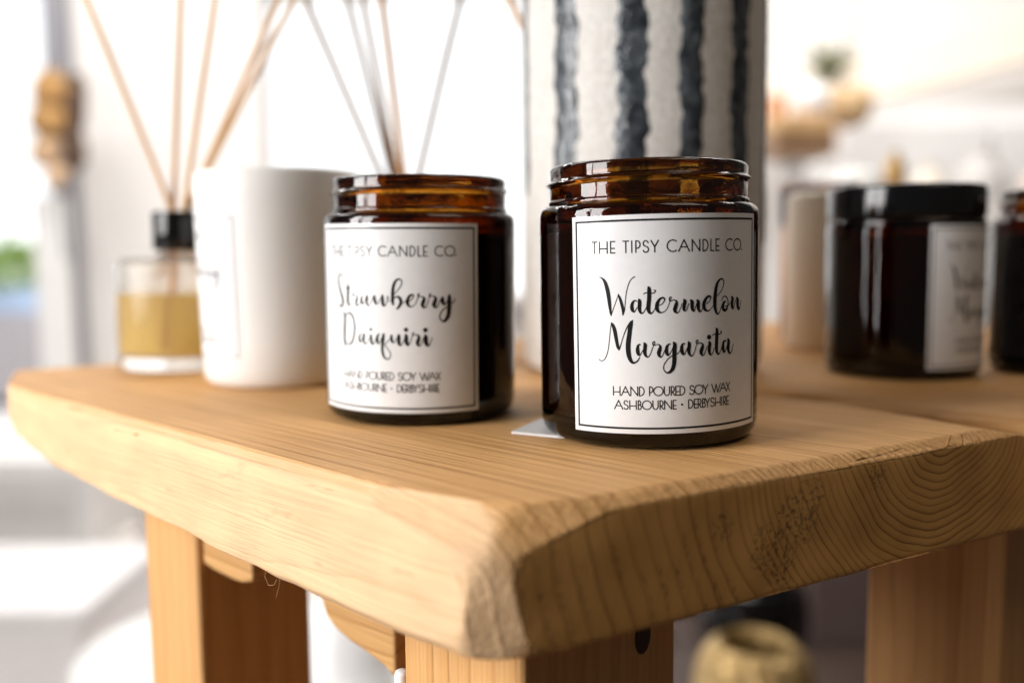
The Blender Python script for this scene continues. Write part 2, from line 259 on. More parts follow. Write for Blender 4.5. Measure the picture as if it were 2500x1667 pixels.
# ------------------------------------------------------------------ lettering
DATA = json.loads('''{"watermelon":[[-2208,1365,13,-2142,1356,30,-2059,1279,68,-2003,1172,93,-1950,981,105,-1916,780,100,-1894,579,86,-1871,378,58,-1862,314,42,-1856,274,19],[-1856,274,17,-1812,399,17,-1746,579,16,-1682,739,16,-1632,888,12],[-1638,889,12,-1608,808,53,-1569,698,69,-1530,558,75,-1507,438,69,-1505,338,49,-1513,282,16],[-1503,298,16,-1465,398,16,-1449,538,16,-1430,737,16,-1393,976,18,-1340,1154,18,-1268,1291,20,-1168,1369,24],[-1111,674,20,-1157,698,32,-1207,671,52,-1244,596,76,-1253,516,88,-1240,436,84,-1206,386,52,-1171,392,28,-1140,445,18,-1114,495,16],[-1052,724,51,-1036,682,87,-1037,593,91,-1043,494,91,-1028,394,71,-983,334,40,-930,363,24,-884,432,18,-844,511,16],[-784,1065,55,-769,1015,94,-765,886,102,-772,728,102,-790,569,102,-795,450,95,-767,360,71,-722,330,39,-669,369,24,-619,447,18,-578,526,16],[-918,879,20,-878,908,22,-810,911,22,-712,895,22,-633,907,24,-594,952,22,-603,978,22,-636,978,24],[-500,548,18,-440,572,18,-380,630,20,-344,699,28,-359,755,40,-419,760,43,-488,712,59,-538,624,83,-559,525,95,-550,436,87,-501,365,55,-423,348,28,-343,381,18,-273,459,16,-222,577,16],[-263,479,16,-222,577,16,-181,695,16,-151,753,20,-171,781,20,-205,755,24,-211,695,24,-172,665,20,-111,689,20,-51,687,28,-5,650,48,-12,571,88,-43,473,100,-54,404,92,-24,343,56,27,328,24,74,390,18,120,488,16,152,586,16],[214,687,53,235,643,90,219,544,90,206,445,82,226,385,53,274,393,21,317,481,19,349,580,17],[413,669,54,445,626,92,448,536,96,458,436,88,492,356,42,529,394,21,562,492,19,596,591,17],[607,662,51,640,619,85,639,509,90,649,409,77,689,338,43,738,366,22,784,444,17,830,542,17],[910,559,20,981,606,20,1029,674,23,1045,723,32,1005,765,49,935,748,58,865,670,79,818,562,96,818,462,96,863,381,66,933,348,36,1015,384,20,1100,461,18,1149,529,18],[1236,746,19,1338,822,19,1443,938,22,1505,1077,25,1511,1177,27,1444,1243,34,1353,1212,52,1276,1125,75,1230,986,93,1199,807,102,1186,627,107,1190,466,97,1222,324,70,1280,245,38,1350,288,24,1389,377,19,1442,495,20],[1437,616,20,1470,706,22,1551,742,25,1635,698,26,1678,605,26,1677,504,31,1634,385,56,1564,338,70,1496,371,84,1474,453,84,1510,552,74,1573,594,40],[1551,460,20,1635,455,20,1721,492,21,1780,560,21],[1841,703,59,1871,657,93,1856,556,98,1847,455,92,1887,375,55,1934,430,25,1972,530,23,2015,609,23],[2064,668,64,2105,605,106,2099,503,106,2116,400,95,2161,336,54,2222,414,25,2276,586,22]],"margarita":[[-2248,-982,20,-2214,-1015,20,-2159,-1028,19,-2092,-997,19,-2024,-898,19,-1968,-734,17,-1932,-530,17,-1908,-328,17,-1883,-125,17,-1864,-4,17,-1853,73,17],[-1853,69,25,-1818,20,71,-1773,-84,91,-1745,-205,95,-1722,-345,91,-1697,-486,82,-1670,-607,78,-1644,-671,57,-1634,-711,20],[-1634,-711,16,-1598,-606,25,-1555,-465,20,-1501,-303,20,-1438,-143,24,-1366,-3,28,-1294,97,32,-1233,145,16],[-1237,137,20,-1279,41,92,-1310,-83,108,-1335,-263,112,-1361,-444,121,-1374,-624,121,-1362,-805,117,-1324,-956,97,-1259,-1056,68,-1179,-1056,44,-1108,-1005,32,-1068,-945,26,-1048,-905,20],[-1020,-554,20,-1053,-544,32,-1093,-584,60,-1108,-684,88,-1096,-785,88,-1063,-845,56,-1027,-835,24,-997,-775,16,-962,-705,16],[-915,-513,52,-895,-555,87,-900,-645,91,-911,-745,91,-889,-846,67,-840,-902,36,-791,-877,22,-740,-787,18,-700,-667,16],[-700,-667,16,-659,-568,16,-625,-499,20,-644,-464,22,-678,-488,24,-682,-548,24,-645,-572,20,-580,-549,20,-521,-555,28,-476,-601,52,-489,-691,91,-517,-791,95,-504,-871,68,-469,-912,32,-419,-873,22,-375,-774,18,-334,-675,16],[-193,-548,24,-233,-547,36,-283,-606,64,-304,-695,84,-295,-796,84,-260,-856,52,-215,-828,24,-164,-739,16,-134,-660,16],[-92,-509,56,-66,-562,93,-73,-682,105,-81,-842,109,-82,-1002,105,-98,-1142,101,-139,-1261,93,-210,-1339,64,-291,-1357,40,-360,-1305,24,-389,-1224,22,-368,-1114,22,-297,-1006,22,-196,-908,24,-115,-871,24,-14,-834,24,58,-776,18,111,-668,16],[225,-553,25,184,-547,37,142,-599,65,131,-689,86,147,-790,86,181,-851,53,223,-833,25,259,-754,17,293,-675,17],[337,-513,54,358,-558,87,351,-658,92,339,-758,91,364,-849,67,417,-906,34,467,-874,21,521,-766,19,555,-647,17],[555,-647,17,595,-559,17,626,-494,21,604,-461,23,571,-487,26,571,-544,26,610,-566,21,677,-549,22,733,-560,30,778,-608,57,755,-698,96,720,-796,100,735,-878,65,776,-910,31,827,-863,22,880,-745,18,921,-647,18],[987,-541,59,1006,-591,90,991,-691,95,986,-792,90,1009,-884,59,1057,-907,27,1111,-840,21,1156,-721,19],[983,-398,126],[1233,-172,52,1258,-222,90,1253,-363,99,1244,-525,99,1236,-686,99,1243,-808,85,1281,-892,52,1333,-896,29,1386,-818,22,1426,-719,20],[1103,-354,21,1145,-327,23,1233,-332,24,1335,-332,24,1408,-308,24,1422,-272,24,1382,-260,22],[1605,-549,26,1554,-535,40,1499,-582,70,1480,-682,89,1488,-785,90,1526,-859,55,1570,-832,25,1610,-753,21,1647,-674,21],[1676,-509,63,1705,-556,95,1696,-657,100,1685,-779,94,1714,-873,69,1764,-918,32,1825,-862,25,1871,-753,22,1903,-652,19]],"strawberry":[[-1752,1176,18,-1782,1311,21,-1831,1404,24,-1909,1433,34,-1977,1404,41,-2027,1315,55,-2032,1167,62,-1974,980,67,-1888,794,74,-1812,629,78,-1792,504,78,-1831,397,61,-1923,351,38,-2042,408,26,-2109,532,24],[-1536,1091,50,-1520,1016,74,-1525,850,80,-1536,682,80,-1547,536,75,-1530,453,55,-1470,410,33,-1407,479,21,-1351,585,18],[-1659,960,23,-1546,984,25,-1453,987,24,-1393,1010,24],[-1361,564,18,-1298,712,18,-1253,796,18,-1281,816,21,-1311,774,21,-1255,744,21,-1171,747,23,-1103,708,45,-1125,614,70,-1163,509,71,-1137,427,45,-1070,419,25,-1002,494,19,-960,578,17],[-854,725,21,-892,724,31,-932,661,53,-934,579,63,-898,487,48,-847,499,21,-794,603,16,-755,687,16],[-724,762,42,-705,709,69,-717,606,69,-714,503,60,-663,422,32,-601,465,18,-539,589,16,-490,693,16],[-431,760,44,-439,705,76,-418,613,80,-389,521,66,-344,491,26,-275,554,17,-206,678,15],[-138,773,47,-146,700,77,-138,598,77,-131,495,77,-78,435,38,-11,518,17,45,662,17,58,743,17,21,723,17,55,601,17,130,601,17],[250,807,19,367,929,21,472,1072,23,515,1194,25,485,1285,29,403,1305,41,308,1234,58,243,1091,71,216,928,79,207,765,83,204,602,79,224,480,50],[248,684,21,322,726,37,405,726,58,466,645,78,475,543,78,432,441,66,369,359,50,337,338,29],[475,523,19,568,544,16,640,605,16],[732,585,18,824,646,20,880,727,24,887,788,30,826,798,49,754,748,61,702,646,77,691,534,82,730,442,57,811,411,26,913,462,18,986,584,18],[986,584,18,1038,727,18,1076,828,20,1039,818,20,1028,767,20,1089,736,20,1170,736,26,1230,684,61,1209,583,85,1173,481,85,1207,389,53,1267,388,24,1319,480,18,1371,601,18],[1372,642,18,1424,784,20,1445,835,20,1404,805,20,1399,754,20,1465,743,20,1547,746,27,1604,690,62,1582,578,90,1544,477,90,1574,394,62,1636,393,25,1699,494,19,1752,616,19],[1836,709,50,1825,635,96,1845,532,87,1887,470,46,1951,530,19,2005,631,19],[2059,774,55,2058,671,101,2057,507,110,2049,302,110,2022,117,106,1957,-4,88,1871,-74,59,1788,-41,31,1736,43,27,1748,165,25,1832,287,25,1939,376,25,2111,485,23,2220,564,24,2264,645,22]],"daiquiri":[[-1762,161,42,-1711,67,73,-1709,-80,70,-1722,-292,71,-1739,-504,71,-1746,-716,71,-1718,-883,65,-1753,-928,36],[-1688,47,23,-1571,133,25,-1432,148,46,-1330,65,58,-1263,-99,57,-1240,-306,62,-1265,-517,62,-1322,-709,63,-1415,-851,54,-1523,-890,31,-1651,-874,26],[-960,-522,22,-999,-534,37,-1041,-609,59,-1048,-693,64,-1018,-785,49,-965,-761,22,-924,-666,17,-888,-581,17],[-861,-504,48,-852,-558,71,-872,-663,72,-862,-767,57,-800,-847,31,-724,-781,19,-660,-632,16],[-590,-534,50,-582,-588,73,-577,-691,78,-555,-794,73,-508,-834,36,-436,-748,18,-400,-643,16],[-587,-350,82],[-260,-494,20,-294,-505,33,-341,-579,62,-354,-683,71,-329,-796,49,-276,-784,22,-218,-678,17,-172,-574,15],[-115,-488,47,-132,-573,78,-152,-718,82,-173,-904,70,-169,-1070,65,-127,-1213,56,-41,-1304,39,58,-1291,28,113,-1186,23,83,-1063,21,-2,-941,19,-88,-840,19,-21,-776,19,78,-650,17],[155,-521,42,144,-587,67,157,-690,72,194,-761,38,258,-729,19,334,-604,17],[388,-509,50,397,-563,83,391,-686,87,400,-789,83,445,-850,41,508,-798,19,562,-664,16],[626,-507,53,639,-561,90,638,-684,95,653,-787,86,693,-844,45,756,-766,18,809,-622,18],[634,-339,107],[809,-622,18,851,-499,18,886,-427,20,852,-448,20,845,-499,20,912,-510,20,983,-500,27,1048,-562,61,1032,-664,90,1000,-767,86,1024,-849,53,1081,-860,25,1143,-768,18,1196,-605,18],[1258,-521,57,1271,-585,102,1270,-688,106,1285,-791,98,1330,-864,53,1387,-834,23,1439,-732,18,1482,-610,19],[1260,-349,114]],"brand":[[["T",-2420,-2258],["H",-2182,-1945],["E",-1842,-1717],["T",-1483,-1322],["I",-1235,-1235],["P",-1122,-1004],["S",-940,-760],["Y",-702,-499],["C",-255,0],["A",66,379],["N",464,694],["D",798,959],["L",1054,1159],["E",1231,1349],["C",1594,1856],["O",1923,2258],[".",2286,2286]],2046,2367],"line3":[[["H",-1819,-1625],["A",-1586,-1348],["N",-1314,-1120],["D",-1071,-940],["P",-787,-695],["O",-670,-411],["U",-376,-229],["R",-177,-83],["E",-49,48],["D",74,212],["S",347,500],["O",513,771],["Y",771,932],["W",1062,1375],["A",1349,1605],["X",1600,1744]],-2005,-1751],"line4":[[["A",-1793,-1551],["S",-1530,-1389],["H",-1349,-1164],["B",-1107,-1023],["O",-993,-739],["U",-699,-553],["R",-498,-405],["N",-370,-177],["E",-127,-37],["*",130,130],["D",323,457],["E",498,591],["R",617,719],["B",758,849],["Y",849,988],["S",1012,1158],["H",1190,1369],["I",1427,1427],["R",1499,1585],["E",1619,1705]],-2397,-2149]}''')
def catmull(p, sub=5):
    if len(p) < 3: return p
    out = []
    for i in range(len(p) - 1):
        p0, p1, p2, p3 = p[max(i - 1, 0)], p[i], p[i + 1], p[min(i + 2, len(p) - 1)]
        for s in range(sub):
            t = s / sub
            out.append(tuple(.5 * (2 * b + (c - a) * t + (2 * a - 5 * b + 4 * c - d) * t * t + (3 * b - a - 3 * c + d) * t ** 3) for a, b, c, d in zip(p0, p1, p2, p3)))
    out.append(p[-1]); return out
def ribbon(pts, V, F, cap=5):
    """pts (u, w, width) in m -> flat stroke polygons with round ends"""
    n = len(pts); base = len(V)
    if n == 1:
        u, ww, d = pts[0]; V.append((u, ww)); m = 16
        for k in range(m): V.append((u + d / 2 * math.cos(6.2832 * k / m), ww + d / 2 * math.sin(6.2832 * k / m)))
        for k in range(m): F.append((base, base + 1 + k, base + 1 + (k + 1) % m))
        return
    for i in range(n):
        a = pts[max(i - 1, 0)]; b = pts[min(i + 1, n - 1)]
        tx, ty = b[0] - a[0], b[1] - a[1]; l = math.hypot(tx, ty) or 1; tx /= l; ty /= l
        h = max(pts[i][2], 6e-5) / 2
        V.append((pts[i][0] - ty * h, pts[i][1] + tx * h)); V.append((pts[i][0] + ty * h, pts[i][1] - tx * h))
    for i in range(n - 1): F.append((base + 2 * i, base + 2 * i + 1, base + 2 * i + 3, base + 2 * i + 2))
    for e, q in ((0, 1), (n - 1, n - 2)):
        tx, ty = pts[e][0] - pts[q][0], pts[e][1] - pts[q][1]; a0 = math.atan2(ty, tx); h = max(pts[e][2], 6e-5) / 2
        s = len(V); V.append(pts[e][:2])
        for k in range(cap + 1):
            a = a0 - math.pi / 2 + math.pi * k / cap; V.append((pts[e][0] + h * math.cos(a), pts[e][1] + h * math.sin(a)))
        for k in range(cap): F.append((s, s + 1 + k, s + 2 + k))
def arc(cx, cy, rx, ry, a, b, n=14): return [(cx + rx * math.cos(R_(a + (b - a) * i / n)), cy + ry * math.sin(R_(a + (b - a) * i / n))) for i in range(n + 1)]
GL = {  # single-line capitals in a unit box
 'T': [[(0, 1), (1, 1)], [(.5, 1), (.5, 0)]], 'H': [[(0, 0), (0, 1)], [(1, 0), (1, 1)], [(0, .39), (1, .39)]],
 'E': [[(1, 1), (0, 1), (0, 0), (1, 0)], [(0, .40), (.9, .40)]], 'I': [[(.5, 0), (.5, 1)]],
 'P': [[(0, 0), (0, 1)], [(0, 1)] + arc(.3, .68, .7, .32, 90, -90) + [(0, .36)]],
 'S': [[(.88, .82)] + arc(.5, .76, .36, .24, 40, 250, 12) + arc(.52, .24, .42, .25, 75, -160, 14)],
 'Y': [[(0, 1), (.5, .45), (1, 1)], [(.5, .45), (.5, 0)]], 'C': [arc(.62, .5, .62, .5, 52, 308, 22)],
 'A': [[(0, 0), (.5, 1), (1, 0)], [(.2, .38), (.8, .38)]], 'N': [[(0, 0), (0, 1), (1, 0), (1, 1)]],
 'D': [[(0, 0), (0, 1), (.2, 1)] + arc(.2, .5, .8, .5, 90, -90) + [(0, 0)]], 'L': [[(0, 1), (0, 0), (1, 0)]],
 'O': [arc(.5, .5, .5, .5, 0, 360, 30)], 'U': [[(0, 1), (0, .38)] + arc(.5, .38, .5, .38, 180, 360) + [(1, .38), (1, 1)]],
 'R': [[(0, 0), (0, 1)], [(0, 1)] + arc(.3, .69, .6, .31, 90, -90) + [(0, .38)], [(.3, .38), (1, 0)]],
 'W': [[(0, 1), (.3, 0), (.5, .95), (.7, 0), (1, 1)]], 'X': [[(0, 1), (1, 0)], [(1, 1), (0, 0)]],
 'B': [[(0, 0), (0, 1)], [(0, 1)] + arc(.3, .76, .5, .24, 90, -90) + [(0, .52)], [(0, .52)] + arc(.4, .26, .6, .26, 90, -90) + [(0, 0)]]}
def caps(line, wd):
    V, F = [], []; let, bs, tp = line; bs *= 1e-5; tp *= 1e-5; h = tp - bs
    for ch, a, b in let:
        a *= 1e-5; b *= 1e-5
        if ch in '.*':
            ribbon([(a, bs + (wd * .6 if ch == '.' else h * .48), wd * (1.5 if ch == '.' else 2.0))], V, F); continue
        for st in GL[ch]:
            pts = []
            raw = [(a + x * (b - a), bs + y * h, wd) for x, y in st]
            if len(st) < 7:
                for p, q in zip(raw, raw[1:]): ribbon([p, q], V, F)
            else: ribbon(raw, V, F)
    return V, F
def script(name):
    V, F = [], []; bold = 1.3 if name in ('strawberry', 'daiquiri') else 1.12
    for s in DATA[name]:
        p = [(s[i] * 1e-5, s[i + 1] * 1e-5, s[i + 2] * 1e-5) for i in range(0, len(s), 3)]
        ribbon(catmull([(x, y, z * bold + 3e-5) for x, y, z in p]), V, F)
    return V, F
def on_round(name, VF, rad, zc, ac, rot, off, m, parent, slope=0.0):
    """wrap flat (u, w) artwork onto a round wall of radius rad (+ slope * height)"""
    c, s = math.cos(rot), math.sin(rot); out = []
    for u, ww in VF[0]:
        uu, z = u * c - ww * s, u * s + ww * c
        a = ac + uu / rad; r = rad + off + slope * z
        out.append((r * math.cos(a), r * math.sin(a), zc + z))
    me = bpy.data.meshes.new(name); me.from_pydata(out, [], VF[1]); me.update()
    bm = bmesh.new(); bm.from_mesh(me)
    for f in bm.faces:
        f.normal_update(); cc = f.calc_center_median()
        if f.normal.x * cc.x + f.normal.y * cc.y < 0: f.normal_flip()
    bm.to_mesh(me); bm.free()
    return link(name, me, m, parent)
def frame(hw, hh, t):
    V, F = [], []; seg = 40
    for w0 in (-hh, hh - t):
        b = len(V)
        for i in range(seg + 1): u = -hw + 2 * hw * i / seg; V += [(u, w0), (u, w0 + t)]
        for i in range(seg): F.append((b + 2 * i, b + 2 * i + 2, b + 2 * i + 3, b + 2 * i + 1))
    for u0 in (-hw, hw - t):
        b = len(V); n = 12
        for i in range(n + 1): ww = -hh + t + (2 * hh - 2 * t) * i / n; V += [(u0, ww), (u0 + t, ww)]
        for i in range(n): F.append((b + 2 * i, b + 2 * i + 1, b + 2 * i + 3, b + 2 * i + 2))
    return V, F
def sheet(hw, hh, n=60, k=10):
    V = [(-hw + 2 * hw * i / n, -hh + 2 * hh * j / k) for i in range(n + 1) for j in range(k + 1)]
    F = [(i * (k + 1) + j, (i + 1) * (k + 1) + j, (i + 1) * (k + 1) + j + 1, i * (k + 1) + j + 1) for i in range(n) for j in range(k)]
    return V, F
HW, HH = .03116, .03105
def label(parent, rad, zc, ac, rot, words, ink=None, paper=None, slope=0.0, scale=1.0):
    ink = ink or M_ink
    lb = on_round('paper_label', sheet(HW * scale, HH * scale), rad, zc, ac, rot, .00012, paper or M_paper, parent, slope)
    S = lambda VF: ([(u * scale, w_ * scale) for u, w_ in VF[0]], VF[1])
    on_round('label_border', S(frame(HW - .0012, HH - .0013, .00058)), rad, zc, ac, rot, .00017, ink, lb, slope)
    on_round('brand_lettering', S(caps(DATA['brand'], .00035)), rad, zc, ac, rot, .00017, ink, lb, slope)
    for wd in words: on_round('script_lettering', S(script(wd)), rad, zc, ac, rot, .00018, ink, lb, slope)
    a, b_ = caps(DATA['line3'], .00030), caps(DATA['line4'], .00030)
    on_round('maker_lettering', S((a[0] + b_[0], a[1] + [tuple(i + len(a[0]) for i in f) for f in b_[1]])), rad, zc, ac, rot, .00017, ink, lb, slope)
    return lb

# ------------------------------------------------------------------ amber jar
RB, RN, JH = .034, .0307, .0832
def jar_profile():
    o = [(0, .0012), (.024, .0012), (.0262, .0006), (.0285, .0), (.0306, .0002), (.0324, .0012), (.0334, .0028), (.0339, .0050)]
    o += [(RB, .008 + .060 * i / 8) for i in range(9)]
    for i in range(1, 8):
        a = R_(90 * i / 7); o.append((RB - .0026 + .0026 * math.cos(a), .0680 + .0030 * math.sin(a)))
    o += [(.0311, .0712), (.0313, .0718), (.0312, .0724), (RN, .0728)]
    o += [(RN, .0730 + .0092 * i / 36) for i in range(37)]
    o += [(RN - .0002, .0826), (RN - .0007, .0831), (RN - .0013, JH), (RN - .0019, .0830), (RN - .0023, .0825)]
    i_ = [(RN - .0024, .080), (RN - .0024, .0735), (RN - .0020, .0705), (.0303, .0675), (.0306, .0640), (.0306, .056), (.0306, .012), (.0302, .0075), (.0275, .0052), (.020, .0046), (0, .0046)]
    return o, i_
def thread(r, z, a):
    if .0729 < z < .0823 and r > RN - .0004:
        t = (a + math.pi + 1.0) % (2 * math.pi)              # the thread climbs slowly to the right across the front
        zt = .0772 + .0024 * t / (2 * math.pi); fade = min(1, t / .35, (2 * math.pi - t) / .35)
        r += .00105 * fade * math.exp(-((z - zt) / .00062) ** 2)
    return r, z
def jar_meshes():
    o, i_ = jar_profile()
    g = lathe('glass', o + i_, M_amber, None, n=144, fn=thread)
    wx = lathe('wax', [(0, .0060), (.028, .0060), (.03075, .0085), (.03075, .0625), (.0296, .0640), (.012, .0636), (0, .0638)], M_wax, None, n=64)
    return g.data, wx.data, g, wx
gm, wm, g0, w0 = jar_meshes()
for o_ in (g0, w0): bpy.data.objects.remove(o_)
def jar(loc, tx, ty, lab, cat='candle', lid=False, words=(), ac=None, rot=0):
    r = empty('candle_jar', loc); r.rotation_mode = 'QUATERNION'
    r.rotation_quaternion = (Matrix.Rotation(tx, 3, 'X') @ Matrix.Rotation(ty, 3, 'Y')).to_quaternion()
    link('glass', gm, None, r); link('wax', wm, None, r)
    tube('wick', [(0, 0, .0625), (.0004, 0, .066), (.001, .0003, .0685)], .0007, M_wick, r, 8)
    if ac is not None: label(r, RB, .03611, ac, rot, words)
    tag(r, lab, cat, 'amber glass candle jars')
    if lid:
        pr = [(0, .0830), (RN - .003, .0830), (RN + .0016, .0829), (RN + .0016, .0712), (RN + .0021, .0706), (.0333, .0708), (.0338, .0716), (.0339, .0724), (.0339, .0832), (.0336, .0842), (.0329, .0849), (.0318, .0852), (.0300, .0852), (.0292, .0848), (0, .0847)]
        lathe('lid', pr, M_black, r, n=96)
    return r
jar((.04334, .29308, .0002), -.00678, -.00522, 'amber glass candle jar labelled Watermelon Margarita, nearest the plank corner', words=('watermelon', 'margarita'), ac=-1.474065, rot=.00963)
jar((-.03325, .33431, .0002), .01282, .00888, 'amber glass candle jar labelled Strawberry Daiquiri beside the white candle', words=('strawberry', 'daiquiri'), ac=-1.801925, rot=0)
jar((.1815, .4285, .0002), .004, -.004, 'dark amber candle jar with black lid on the rear plank', lid=True, words=('watermelon', 'margarita'), ac=R_(-43))
jar((.2590, .4270, .0002), .0, .0, 'unlidded dark amber jar cut off by the right edge of the picture', words=('strawberry', 'daiquiri'), ac=R_(35))

# ------------------------------------------------------------------ wooden display stool
GA = R_(-44); G = Vector((math.cos(GA), math.sin(GA), 0)); NF = Vector((math.sin(GA), -math.cos(GA), 0))
NE = Vector((.5, -.866, 0)); P0 = Vector((-.1048, .2978, 0)); Q0 = Vector((.0007, .2037, 0)); UP = Vector((0, 0, 1))
def hewn(name, planes, origin, m, parent, bev=.0024, wear=1.0, soften=None):
    bm = bmesh.new(); bmesh.ops.create_cube(bm, size=3)
    for p, n in planes:
        n = Vector(n).normalized()
        bmesh.ops.bisect_plane(bm, geom=bm.verts[:] + bm.edges[:] + bm.faces[:], plane_co=Vector(p), plane_no=n, clear_outer=True, dist=1e-7)
        es = [e for e in bm.edges if e.is_boundary]
        if es: bmesh.ops.holes_fill(bm, edges=es, sides=0)
    bmesh.ops.remove_doubles(bm, verts=bm.verts, dist=.0004)
    bmesh.ops.dissolve_degenerate(bm, edges=bm.edges, dist=.0004)
    bmesh.ops.bevel(bm, geom=bm.edges[:], offset=bev, segments=3, affect='EDGES', profile=.5, clamp_overlap=True)
    # hand-worn surface: split long faces, then push them in and out a little
    bmesh.ops.triangulate(bm, faces=bm.faces[:])
    for lim in (.06, .03, .015, .0075, .0045):
        for _ in range(3):
            es = [e for e in bm.edges if e.calc_length() > lim]
            if not es: break
            bmesh.ops.subdivide_edges(bm, edges=es, cuts=1); bmesh.ops.triangulate(bm, faces=[f for f in bm.faces if len(f.verts) > 3])
    bm.normal_update()
    if soften:
        pc, pr = soften
        for it in range(10):
            mv = {}
            for v in bm.verts:
                wgt = max(0, 1 - (v.co - pc).length / pr)
                if wgt > 0 and v.link_edges:
                    av = Vector((0, 0, 0)); tw = 0
                    for e in v.link_edges:
                        l_ = e.calc_length(); av += e.other_vert(v).co * l_; tw += l_
                    mv[v] = v.co.lerp(av / tw, .5 * min(1, wgt * 1.6))
            for v, c in mv.items(): v.co = c
        bm.normal_update()
    for v in bm.verts:
        c = v.co; flat = 1 - .85 * max(0, v.normal.z) ** 4
        d = mnoise.noise(Vector((c.x * 22, c.y * 22, c.z * 40))) * .0010 + mnoise.noise(Vector((c.x * 70 + 9, c.y * 70, c.z * 90))) * .00045
        v.co = c + v.normal * d * flat * wear
    mw = Matrix.Translation(origin) @ Matrix.Rotation(GA, 4, 'Z')
    bmesh.ops.transform(bm, matrix=mw.inverted(), verts=bm.verts)
    o = flush(name, bm, m, None); o.matrix_world = mw
    for p in o.data.polygons: p.use_smooth = True
    try: o.data.set_sharp_from_angle(angle=R_(62))
    except Exception: pass
    o.parent = parent; return o
stool = empty('display_stool', (0, 0, -.46))
tag(stool, 'rustic chunky pine display stool carrying the candles', 'stool')
def attach(o): 
    o.matrix_parent_inverse = stool.matrix_world.inverted(); return o
stool_inv = Matrix.Translation((0, 0, .46))
TH = -.0345
gapN = Vector((.731, .682, 0)); gapP = Vector((.125, .342, 0))
LEND = (Vector((-.2515, .470, 0)), Vector((-.5, .866, 0)))
planes1 = [((0, 0, 0), UP), ((0, 0, TH), -UP), (P0 + NF * .0062, NF + UP * .015), (P0 + NF * .0014, NF * .62 + UP * .78), (P0 + NF * .0045 + UP * -.002, NF * .88 + UP * .47),
           (P0 + NF * .0052 + UP * -.0335, NF * .75 - UP * .66), (Q0 + NE * .0042, NE + UP * .01),
           ((.0010, .1992, -.0098), (.228, -.746, .62)), ((.0007, .2042, 0), (-.384, -.60, .70)), ((-.0030, .1985, -.0200), (.02, -.985, -.10)),
           ((-.010, .2005, -.0345), (-.45, -.70, -.5)), (Vector((.06, .2385, 0)) + NE * .0008, (.30, -.52, .80)),
           (Vector((.10, .2610, 0)) + NE * .0036 + UP * TH, NE * .8 - UP * .6),
           (gapP, gapN), (gapP - gapN * .004, gapN * .55 + UP * .83), (Vector((.150, .2895, 0)), (.17, .10, .98)), LEND, ((-.224, .405, 0), (-.91, -.41, 0)), (Vector((-.2505, .468, -.001)), (-.5, .7, .8)), ((-.2275, .408, -.001), (-.60, -.35, .72)), ((-.2235, .404, -.013), (-.80, -.42, -.43)),
           (P0 + NF * .004 + UP * -.0312, -UP - G * .045), ((-.215, .405, -.0225), (-.42, -.25, -.87))]
def fix(o):
    o.matrix_parent_inverse = stool_inv; return o
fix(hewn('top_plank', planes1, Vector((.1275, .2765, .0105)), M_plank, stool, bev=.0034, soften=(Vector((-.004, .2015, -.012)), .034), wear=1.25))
g2 = gapP + gapN * .009
planes2 = [((0, 0, 0), UP), ((0, 0, TH + .001), -UP), (g2, -gapN), (g2 + gapN * .006, -gapN * .55 + UP * .83), (g2 + gapN * .205, gapN), (Q0 + NE * .014, NE), (Q0 + NE * .010, NE * .6 + UP * .8), LEND]
fix(hewn('top_plank', planes2, g2 + gapN * .06 + Vector((0, 0, -.05)), M_plank2, stool))
g3 = g2 + gapN * .209
planes3 = [((0, 0, .0008), UP), ((0, 0, TH), -UP), (g3, -gapN), (g3 + gapN * .003, -gapN * .6 + UP * .8), (g3 + gapN * .16, gapN), (Q0 + NE * .006, NE), LEND]
fix(hewn('top_plank', planes3, g3 + gapN * .12 + Vector((0, 0, -.06)), M_plank2, stool))
def post(corner, wd, dp):
    """rectangular leg: corner is its front corner, wd along the stool's front, dp along its side"""
    c = Vector((corner[0], corner[1], 0)) - G * wd / 2 - NF * dp / 2
    bm = box_bm((.46 + TH - .0006, wd, dp), (0, 0, 0), .0022, 3)
    mw = Matrix.Translation((c.x, c.y, (-.46 + TH - .0006) / 2)) @ Matrix.Rotation(GA, 4, 'Z') @ Matrix(((0, 1, 0, 0), (0, 0, 1, 0), (1, 0, 0, 0), (0, 0, 0, 1)))
    # local X runs up the leg so the fibres are vertical
    bmesh.ops.translate(bm, verts=bm.verts, vec=(0, .03, .045))
    mw = mw @ Matrix.Translation((0, -.03, -.045))
    o = flush('leg', bm, M_leg, None); o.matrix_world = mw; o.parent = stool; fix(o); return o
post((.0019, .222), .0475, .068)
post((-.1202, .3399), .044, .050)
post((.1766, .3228), .050, .055)
post((.060, .52), .05, .055)
def prism_front(name, pts, off, depth, m):
    """pts (s along the front from the front leg's corner, z); off behind the leg's front face"""
    F0 = Vector((.0019, .222, 0)); v = []
    for k in (0, 1):
        for s, z in pts: v.append(Vector((s, -off - k * depth, z)))
    n = len(pts); f = [tuple(range(n)), tuple(range(n, 2 * n))] + [(i, (i + 1) % n, n + (i + 1) % n, n + i) for i in range(n)]
    v = [(p.x, -p.y * -1, p.z) for p in v]
    bm = bmesh.new(); vv = [bm.verts.new((p[0], -p[1], p[2])) for p in v]
    for q in f: bm.faces.new([vv[i] for i in q])
    bmesh.ops.recalc_face_normals(bm, faces=bm.faces)
    bmesh.ops.bevel(bm, geom=bm.edges[:], offset=.0012, segments=2, affect='EDGES', profile=.5)
    mw = Matrix.Translation(F0) @ Matrix.Rotation(GA, 4, 'Z')
    bmesh.ops.translate(bm, verts=bm.verts, vec=(.03, .02, .03))
    o = flush(name, bm, m); o.matrix_world = mw @ Matrix.Translation((-.03, -.02, -.03)); o.parent = stool; fix(o); return o
